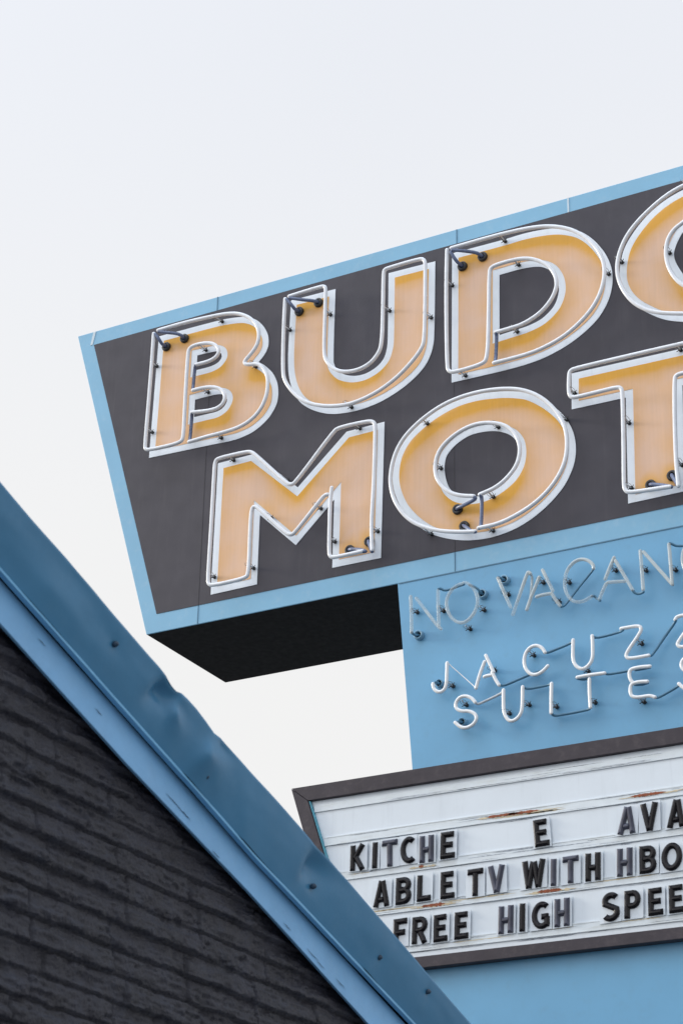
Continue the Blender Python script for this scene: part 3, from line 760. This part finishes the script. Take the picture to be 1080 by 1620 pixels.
data = [
 ('K',zz6,(48,495),(142,481),(52,340),0,'black letter K starting the word on the '+r1),
 ('I',zz6,(180,478),(218,473),(185,320),0,'black letter I right after the K, '+r1),
 ('T',zz6,(245,472),(340,458),(245,310),1,'faded grey letter T between I and C, '+r1),
 ('C',zz6,(362,452),(450,440),(360,290),0,'black letter C between the faded T and faded H, '+r1),
 ('H',zz6,(472,445),(560,433),(474,282),1,'faded grey letter H between C and E, '+r1),
 ('E',zz6,(598,423),(688,410),(602,260),0,'black letter E right after the faded H, '+r1),
 ('E',zz7,(174,388),(264,373),(160,224),0,'lone tilted black letter E with gaps on both sides, '+r1),
 ('A',zz7,(676,313),(788,297),(684,148),1,'faded grey letter A left of the V, '+r1),
 ('V',zz7,(818,293),(928,275),(815,125),0,'black letter V between two As, '+r1),
 ('A',zz7,(978,272),(1090,256),(984,103),0,'black letter A right of the V, '+r1),
 ('A',zz6,(190,718),(290,703),(196,560),0,'black letter A nearest the roof trim on the '+r2),
 ('B',zz6,(324,703),(424,688),(328,538),0,'black letter B between A and L, '+r2),
 ('L',zz6,(456,683),(541,670),(460,522),0,'black letter L between B and E, '+r2),
 ('E',zz6,(600,667),(686,655),(602,502),0,'black letter E following the L, '+r2),
 ('T',zz6,(764,652),(860,638),(766,486),0,'black letter T before the faded V, '+r2),
 ('V',zz6,(892,630),(995,615),(890,466),1,'faded grey letter V right after a black T, '+r2),
 ('W',zz7,(94,643),(236,622),(96,475),0,'black letter W, widest letter on the '+r2),
 ('I',zz7,(268,624),(305,619),(270,460),1,'faded grey letter I between W and T, '+r2),
 ('T',zz7,(342,612),(440,598),(342,447),1,'faded grey T between faded I and black H, '+r2),
 ('H',zz7,(480,597),(576,584),(480,427),0,'glossy black letter H ending the third word, '+r2),
 ('H',zz7,(673,568),(770,555),(673,398),1,'faded grey letter H just before the B, '+r2),
 ('B',zz7,(808,552),(918,537),(806,384),0,'black letter B between faded H and O, '+r2),
 ('O',zz7,(946,538),(1070,520),(948,368),0,'dark round letter O, rightmost on the '+r2),
 ('F',zz6,(312,957),(395,944),(316,790),0,'black letter F partly hidden by the roof trim, '+r3),
 ('R',zz6,(422,942),(522,928),(428,778),0,'black letter R between F and two Es, '+r3),
 ('E',zz6,(557,930),(642,917),(560,765),0,'black letter E directly after the R, '+r3),
 ('E',zz6,(684,914),(770,902),(688,748),0,'black letter E ending the first word, '+r3),
 ('H',zz6,(952,880),(1045,867),(955,711),1,'faded grey letter H beginning the second word, '+r3),
 ('I',zz7,(76,903),(116,898),(78,732),0,'black letter I between faded H and G, '+r3),
 ('G',zz7,(155,892),(264,878),(157,726),0,'black letter G on the '+r3),
 ('H',zz7,(292,876),(386,863),(293,705),1,'faded grey letter H following the G, '+r3),
 ('S',zz7,(580,847),(690,831),(584,670),0,'black letter S beginning the third word, '+r3),
 ('P',zz7,(716,825),(822,810),(716,656),0,'black letter P between S and E, '+r3),
 ('E',zz7,(864,808),(956,795),(862,641),0,'black letter E directly after the P, '+r3),
 ('E',zz7,(992,792),(1086,779),(988,622),0,'black letter E cut off by the right edge, '+r3),
]
for d_ in data: letter(*d_)

# ================================================================= MOTEL BUILDING
XW = -3.497                      # wall face
XBd = -3.46                     # face of the barge board
house = empty('motel_building', (XW, 7., 0), 'dark navy painted brick gable end with blue painted roof trim', 'building')
def extline(a, b, t): return a+(b-a)*t
def rakepts(lst, xp, t0=-.55, t1=1.75):
    P = [WP(x, y, xp) for x, y in lst]
    # carry the line on at its overall slope, beyond both ends of the frame
    d = (P[-1]-P[0]).normalized(); L_ = (P[-1]-P[0]).length
    return [P[0]+d*L_*t0] + P + [P[0]+d*L_*t1]
def rs(P, n=None, ys=None):
    """resample a rake polyline at given y stations"""
    out = []
    for y in ys:
        for a, b in zip(P[:-1], P[1:]):
            if a.y <= y <= b.y or b is P[-1] or (a is P[0] and y < a.y):
                t = (y-a.y)/(b.y-a.y); out.append(a+(b-a)*t); break
    return out
Ya, Yb = 2.6, 9.7
# barge board (painted timber)
bt = rakepts([(0,916),(200,1139),(400,1361),(641,1620)], XBd); bb = rakepts([(0,985),(200,1207),(400,1417.5),(583,1620)], XBd)
ys = [Ya+(Yb-Ya)*i/60 for i in range(61)]
T1, B1 = rs(bt, ys=ys), rs(bb, ys=ys)
bm = bmesh.new()
prof = []
for i, (t, b) in enumerate(zip(T1, B1)):
    wob = .0015*noise.noise(Vector((i*.35, 3, 0)))
    prof.append([bm.verts.new(p) for p in (Vector((XBd+wob, t.y, t.z+.0)), Vector((XBd+wob, b.y, b.z+.0015)), Vector((XBd-.002, b.y, b.z)), Vector((XBd-.012, b.y, b.z+.002)), Vector((XBd-.032, t.y, t.z)))])
for a, b in zip(prof[:-1], prof[1:]):
    for k in range(5): bm.faces.new((a[k], a[(k+1) % 5], b[(k+1) % 5], b[k]))
bm.faces.new(prof[0]); bm.faces.new(prof[-1][::-1])
bmesh.ops.recalc_face_normals(bm, faces=bm.faces)
def crack(x, y, L_, dx=.58, dz=.8):
    # short weather checks running with the grain
    p = WP(x, y, XBd)+Vector((.0022, 0, 0)); d = Vector((0, T1[-1].y-T1[0].y, T1[-1].z-T1[0].z)).normalized(); nn = Vector((0, -d.z, d.y))
    n = 7; up = []; dn = []
    for i in range(n+1):
        t = i/n; q = p+d*L_*t+nn*random.uniform(-.0015, .0015); hw = .0011*math.sin(math.pi*t)+.0002
        up.append(bm.verts.new(q+nn*hw)); dn.append(bm.verts.new(q-nn*hw))
    for i in range(n):
        f = bm.faces.new((up[i], dn[i], dn[i+1], up[i+1])); f.material_index = 1
for c in ((262,1255,.09),(280,1275,.07),(288,1284,.05),(448,1460,.05),(484,1500,.09),(500,1520,.06),(530,1548,.07),(150,1120,.04),(335,1345,.05),(60,1010,.04)): crack(*c)
barge = link('barge_board', bm, [M['wood'], M['crack']], house, 'light blue painted timber board')
# near-black backing strip, paints the shadow in the gap between board and trim
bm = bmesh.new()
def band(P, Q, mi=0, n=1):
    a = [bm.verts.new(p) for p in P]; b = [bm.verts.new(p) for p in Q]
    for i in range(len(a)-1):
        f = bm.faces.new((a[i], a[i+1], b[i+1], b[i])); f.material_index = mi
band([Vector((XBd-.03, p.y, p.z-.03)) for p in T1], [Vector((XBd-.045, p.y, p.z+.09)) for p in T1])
link('shade_strip', bm, M['shade_strip'], house)
# metal rake trim: bowed, dented sheet leaning outwards, with a kicked-out drip lip
XL, XU = -3.435, -3.375
ml = rakepts([(0,897),(200,1122),(400,1348),(657,1620)], XL)
mu = rakepts([(0,761),(50,821),(105.6,884),(160,949),(207,1004.5),(237,1039),(250,1053),(262,1068),(272,1084),(279,1093),(287,1096.5),(297,1106),(311,1121),(326,1141),(339,1160),(350,1168.5),(372,1194),(394,1219.5),(440,1269),(477,1310.5),(492,1328),(500,1338),(512,1349.5),(553,1396),(600,1452),(660,1521),(745,1620)], XU)
NU, NV = 560, 26
ys = [Ya+(Yb-Ya)*i/NU for i in range(NU+1)]
Lw, Up = rs(ml, ys=ys), rs(mu, ys=ys)
bm = bmesh.new()
def uv_of(x, y):
    p = WP(x, y, (XL+XU)/2); 
    i = (p.y-Ya)/(Yb-Ya)*NU; i = int(max(0, min(NU, i)))
    a, b = Lw[i], Up[i]; return (p.y, (p.z-a.z)/(b.z-a.z))
dents = []   # (y, v, along, across, tilt, depth)
def dent(x, y, sa, sv, tilt, dep): u, v = uv_of(x, y); dents.append((u, v, sa, sv, tilt, dep))
dent(254,1085,.055,.34,.22,-.030); dent(276,1098,.030,.20,.15,.022); dent(268,1128,.030,.22,-.1,.012)
dent(341,1170,.030,.18,.05,-.016); dent(318,1195,.06,.34,.12,.014); dent(488,1362,.055,.30,.10,-.020); dent(506,1348,.03,.14,.1,.012)
dent(110,905,.05,.2,.1,-.005); dent(80,930,.16,.4,.2,.004); dent(400,1330,.12,.5,-.2,.003); dent(590,1530,.06,.3,.1,.003); dent(150,985,.12,.4,.1,-.003); dent(620,1480,.2,.3,.1,-.002)
screws = [(177,1020),(333,1230),(497,1402),(601.5,1515),(671.5,1570)]
suv = [uv_of(*s_) for s_ in screws]
rows = []
for i in range(NU+1):
    a, b = Lw[i], Up[i]; row = []
    for j in range(NV+1):
        v = j/NV; p = a.lerp(b, v)
        x = p.x + .010*math.sin(math.pi*v)*.5          # slight bow
        x += .0030*noise.noise(Vector((p.y*2.2, 0, 0)))+.006*v*noise.noise(Vector((p.y*2.6, v*1.5, 5))) + .0010*noise.noise(Vector((p.y*9, v*4, 7)))
        for (u, vv, sa, sv, tl_, dp) in dents:
            dv = (v-vv)/sv; du = (p.y-u-tl_*(v-vv)*.5)/sa; du = du/.38 if du < 0 else du/1.5
            r2 = du*du+dv*dv
            if r2 < 9: x += dp*1.9*math.exp(-r2**.8)*(1-.95*v**6) 
        for (u, vv) in suv:
            r2 = ((p.y-u)/.02)**2+((v-vv)/.12)**2
            if r2 < 9: x -= .003*math.exp(-r2)
        row.append(bm.verts.new((x, p.y, p.z)))
    rows.append(row)
for i in range(NU):
    for j in range(NV):
        f = bm.faces.new((rows[i][j], rows[i+1][j], rows[i+1][j+1], rows[i][j+1])); f.smooth = True
# top return over the roof edge
top = [bm.verts.new((r[-1].co.x-.12, r[-1].co.y, r[-1].co.z+.005)) for r in rows]
for i in range(NU): bm.faces.new((rows[i][-1], rows[i+1][-1], top[i+1], top[i]))
trim = link('metal_trim', bm, M['metal'], house, 'dented blue sheet metal roof trim')
bm = bmesh.new()
for i in range(0, NU, 4):
    a, b = Lw[i], Lw[min(i+4, NU)]
    def pr(p):
        x0 = p.x+.0030*noise.noise(Vector((p.y*2.2, 0, 0)))+.0010*noise.noise(Vector((p.y*9, 0, 7)))+.0006
        return [Vector((x0, p.y, p.z+.0008)), Vector((x0+.006, p.y, p.z-.0135)), Vector((x0+.005, p.y, p.z-.0150)), Vector((x0-.014, p.y, p.z-.012))]
    A_, B_ = [bm.verts.new(v) for v in pr(a)], [bm.verts.new(v) for v in pr(b)]
    for k in range(3): bm.faces.new((A_[k], A_[k+1], B_[k+1], B_[k]))
link('drip_lip', bm, M['lip'], trim)
for (x, y), (u, v) in zip(screws, suv):
    i = int((u-Ya)/(Yb-Ya)*NU); p = Lw[i].lerp(Up[i], v)
    bm = bmesh.new()
    c = Vector((p.x+.004, p.y, p.z)); add_tube(bm, [c, c+Vector((.006, 0, -.001))], .0062, 10)
    add_tube(bm, [c+Vector((-.003, 0, 0)), c+Vector((.001, 0, 0))], .0095, 12)
    link('screw', bm, M['nail'], trim)
# roof slab running back behind the trim
bm = bmesh.new()
a, b = Up[0], Up[-1]
P4 = [Vector((XU-.115, a.y, a.z-.012)), Vector((XU-.115, b.y, b.z-.012)), Vector((-11., b.y, b.z-.012)), Vector((-11., a.y, a.z-.012))]
tv = [bm.verts.new(p) for p in P4]; bv = [bm.verts.new(p-Vector((0, 0, .07))) for p in P4]
bm.faces.new(tv); bm.faces.new(bv[::-1])
for i in range(4): bm.faces.new((tv[(i+1) % 4], tv[i], bv[i], bv[(i+1) % 4]))
link('roof', bm, M['roof'], house)
# brick wall with modelled courses
CH, BLn = .0745, .39
def zline(y):   # bottom of the barge board at y
    for p, q in zip(B1[:-1], B1[1:]):
        if p.y <= y <= q.y: return p.z+(q.z-p.z)*(y-p.y)/(q.y-p.y)
    return B1[0].z if y < B1[0].y else B1[-1].z
yf = list(np.arange(Ya, 4.1, .08))+list(np.arange(4.1, 6.7, .0055))+list(np.arange(6.7, Yb-.05, .08))+[Yb-.05]
zmin, zmax = .0, zline(Ya)+.05
zf = list(np.arange(0, 2.70, .09))+list(np.arange(2.70, 4.0, .0050))+list(np.arange(4.0, zmax+.1, .05))
yf = np.array(yf); zf = np.array(zf)
YY, ZZ = np.meshgrid(yf, zf, indexing='ij')
rng = np.random.RandomState(5)
def vnoise(X, Y, seed, p=256):
    r = np.random.RandomState(seed).rand(p, p)
    xi = np.floor(X).astype(int); yi = np.floor(Y).astype(int); fx = X-xi; fy = Y-yi
    fx = fx*fx*(3-2*fx); fy = fy*fy*(3-2*fy)
    g = lambda a, b: r[a % p, b % p]
    return (g(xi,yi)*(1-fx)+g(xi+1,yi)*fx)*(1-fy)+(g(xi,yi+1)*(1-fx)+g(xi+1,yi+1)*fx)*fy
def fbm(X, Y, seed, oc=5, rg=.55):
    s_ = 0; a = 1; t = 0
    for k in range(oc): s_ = s_+a*(vnoise(X*2**k, Y*2**k, seed+k)-.5); t += a; a *= rg
    return s_/t
warpz = ZZ+.006*fbm(YY*4, ZZ*9, 11, 4)*2+.004*fbm(YY*22, ZZ*22, 17, 3)*2
ci = np.floor((warpz-.026)/CH).astype(int); cz = (warpz-.026)/CH-ci
jit = np.random.RandomState(3).rand(400)
sh = jit[ci % 400]*BLn
yy = YY+.006*fbm(YY*30, ZZ*30, 21, 3)*2
bi = np.floor((yy+sh)/BLn).astype(int); by = ((yy+sh)/BLn-bi)*BLn
bh = np.random.RandomState(8).rand(400, 400)[ci % 400, bi % 400]
ez = np.minimum(cz, 1-cz)*CH; ey = np.minimum(by, BLn-by)
ev = np.clip((ez-.0010)/.0050, 0, 1); ew = np.clip((ey-.0018)/.007, 0, 1)
prof_ = (ev*(2-ev))*(.25+.75*ew*(2-ew))
# split face: each course leans out at the bottom, chipped in its upper part
lean = (.5-cz)*.008
rr_ = lambda k: np.random.RandomState(k).rand(400, 400)[ci % 400, bi % 400]
# many bricks are split along a ragged ledge
sth = .3+.4*rr_(12)
slab = np.clip((sth+.14*fbm(YY*10, ZZ*6, 71, 4)*2-cz)/.05, 0, 1)*.0075*(rr_(13) > .3)
strata = .0095*fbm(YY*3.2+bi*5.1, ZZ*42+bi*2.2, 31, 4, .6)*2
grit = .0072*fbm(YY*26, ZZ*60, 41, 4, .7)*2
chip = -.008*np.clip(fbm(YY*10, ZZ*30, 61, 4, .65)*2-.22, 0, .5)/.3
hgt = prof_*(.0105+.007*bh+lean+slab+strata+grit+chip)
XX = XW-.018+hgt
bm = bmesh.new()
ztop = np.array([zline(y)+.03 for y in yf])
grid = [[None]*len(zf) for _ in yf]
for i in range(len(yf)):
    for j in range(len(zf)):
        if zf[j] <= ztop[i]+.10: grid[i][j] = bm.verts.new((XX[i, j], yf[i], zf[j]))
for i in range(len(yf)-1):
    for j in range(len(zf)-1):
        q = (grid[i][j], grid[i+1][j], grid[i+1][j+1], grid[i][j+1])
        if all(q) and zf[j+1] <= ztop[i+1]+.02:
            f = bm.faces.new(q); f.smooth = True
link('brick_wall', bm, M['brick'], house)
# rest of the building volume behind the gable wall
bm = bmesh.new()
za, zb_ = B1[0].z-.02, B1[-1].z-.02
pts = [(XW-.06, Ya, 0), (XW-.06, Yb-.05, 0), (XW-.06, Yb-.05, zb_), (XW-.06, Ya, za)]
f1 = [bm.verts.new(p) for p in pts]; f2 = [bm.verts.new((-10.8, p[1], p[2])) for p in pts]
bm.faces.new(f1); bm.faces.new(f2[::-1])
for i in range(4): bm.faces.new((f1[(i+1) % 4], f1[i], f2[i], f2[(i+1) % 4]))
link('rear_walls', bm, M['brick'], house)

# ================================================================= GROUND
bm = bmesh.new()
v = [bm.verts.new(p) for p in ((-400,-400,-.004),(400,-400,-.004),(400,400,-.004),(-400,400,-.004))]; bm.faces.new(v)
g = link('ground', bm, M['ground']); tag(g, 'grey asphalt car park ground below the sign', 'ground', kind='structure')

for o in bpy.data.objects:
    if '_o' in o: del o['_o']

# ================================================================= LIGHT
SUN_AZ = math.radians(258)      # from north (+Y) clockwise; behind the viewer's left
SUN_EL = math.radians(16)
w = bpy.data.worlds.new('World'); scene.world = w; w.use_nodes = True
nt = w.node_tree; N = nt.nodes; L = nt.links
bg = N['Background']
sky = N.new('ShaderNodeTexSky'); sky.sky_type = 'NISHITA'; sky.sun_disc = False
sky.sun_elevation = SUN_EL; sky.sun_rotation = SUN_AZ; sky.dust_density = 4; sky.air_density = 1.0; sky.altitude = 200
tc = N.new('ShaderNodeTexCoord'); sx = N.new('ShaderNodeSeparateXYZ'); L.new(tc.outputs['Generated'], sx.inputs[0])
# bright, even overcast: paler near the horizon, brighter towards the zenith
cr = N.new('ShaderNodeValToRGB'); e = cr.color_ramp.elements
cr.color_ramp.interpolation = 'EASE'
e[0].position = 0.; e[0].color = (8.75,8.75,8.8,1)
e[1].position = 1.; e[1].color = (17,19.5,23,1)
k = e.new(.35); k.color = (8.85,8.82,8.75,1)
k = e.new(.66); k.color = (8.15,8.4,8.95,1)
L.new(sx.outputs['Z'], cr.inputs['Fac'])
cn = N.new('ShaderNodeTexNoise'); cn.inputs['Scale'].default_value = 2.2; cn.inputs['Detail'].default_value = 4
L.new(tc.outputs['Generated'], cn.inputs['Vector'])
cm = N.new('ShaderNodeMapRange'); cm.inputs['To Min'].default_value = .965; cm.inputs['To Max'].default_value = 1.035
L.new(cn.outputs['Fac'], cm.inputs['Value'])
cs = N.new('ShaderNodeVectorMath'); cs.operation = 'SCALE'; L.new(cr.outputs['Color'], cs.inputs[0]); L.new(cm.outputs['Result'], cs.inputs['Scale'])
# bright lobe added to the unseen sky behind the viewer, apart from the sun
gl = Vector((math.sin(math.radians(228))*math.cos(math.radians(46)), math.cos(math.radians(228))*math.cos(math.radians(46)), math.sin(math.radians(46))))
dt = N.new('ShaderNodeVectorMath'); dt.operation = 'DOT_PRODUCT'; L.new(tc.outputs['Generated'], dt.inputs[0]); dt.inputs[1].default_value = gl
mxx = N.new('ShaderNodeMath'); mxx.operation = 'MAXIMUM'; L.new(dt.outputs['Value'], mxx.inputs[0]); mxx.inputs[1].default_value = 0
pw = N.new('ShaderNodeMath'); pw.operation = 'POWER'; L.new(mxx.outputs[0], pw.inputs[0]); pw.inputs[1].default_value = 5
ma = N.new('ShaderNodeMath'); ma.operation = 'MULTIPLY_ADD'; L.new(pw.outputs[0], ma.inputs[0]); ma.inputs[1].default_value = 1.5; ma.inputs[2].default_value = 1
cs2 = N.new('ShaderNodeVectorMath'); cs2.operation = 'SCALE'; L.new(cs.outputs['Vector'], cs2.inputs[0]); L.new(ma.outputs[0], cs2.inputs['Scale']); cs = cs2
mx = N.new('ShaderNodeMix'); mx.data_type = 'RGBA'; mx.inputs['Factor'].default_value = .94
L.new(sky.outputs['Color'], mx.inputs['A']); L.new(cs.outputs['Vector'], mx.inputs['B'])
L.new(mx.outputs['Result'], bg.inputs['Color']); bg.inputs['Strength'].default_value = .1
sd = bpy.data.lights.new('sun', 'SUN'); sd.energy = 2.2; sd.angle = math.radians(14); sd.color = (1, .92, .80)
so = bpy.data.objects.new('sun', sd); COL.objects.link(so)
dv = Vector((math.sin(SUN_AZ)*math.cos(SUN_EL), math.cos(SUN_AZ)*math.cos(SUN_EL), math.sin(SUN_EL)))
so.rotation_euler = dv.to_track_quat('Z', 'Y').to_euler(); so.location = (0, 0, 20)

# ================================================================= CAMERA
cd = bpy.data.cameras.new('camera'); co = bpy.data.objects.new('camera', cd); COL.objects.link(co)
cd.sensor_fit = 'VERTICAL'; cd.sensor_height = 36; cd.sensor_width = 24; cd.lens = F/1620*36
cd.dof.use_dof = True; cd.dof.focus_distance = 14.2; cd.dof.aperture_fstop = 9.
cd.clip_start = .05; cd.clip_end = 3000
mw = Matrix(((CR[0], CU[0], -fw[0], 0), (CR[1], CU[1], -fw[1], 0), (CR[2], CU[2], -fw[2], EYE), (0, 0, 0, 1)))
co.matrix_world = mw
scene.camera = co
vs = scene.view_settings; vs.view_transform = 'Standard'; vs.look = 'None'; vs.gamma = 1; vs.exposure = .09; vs.use_curve_mapping = False
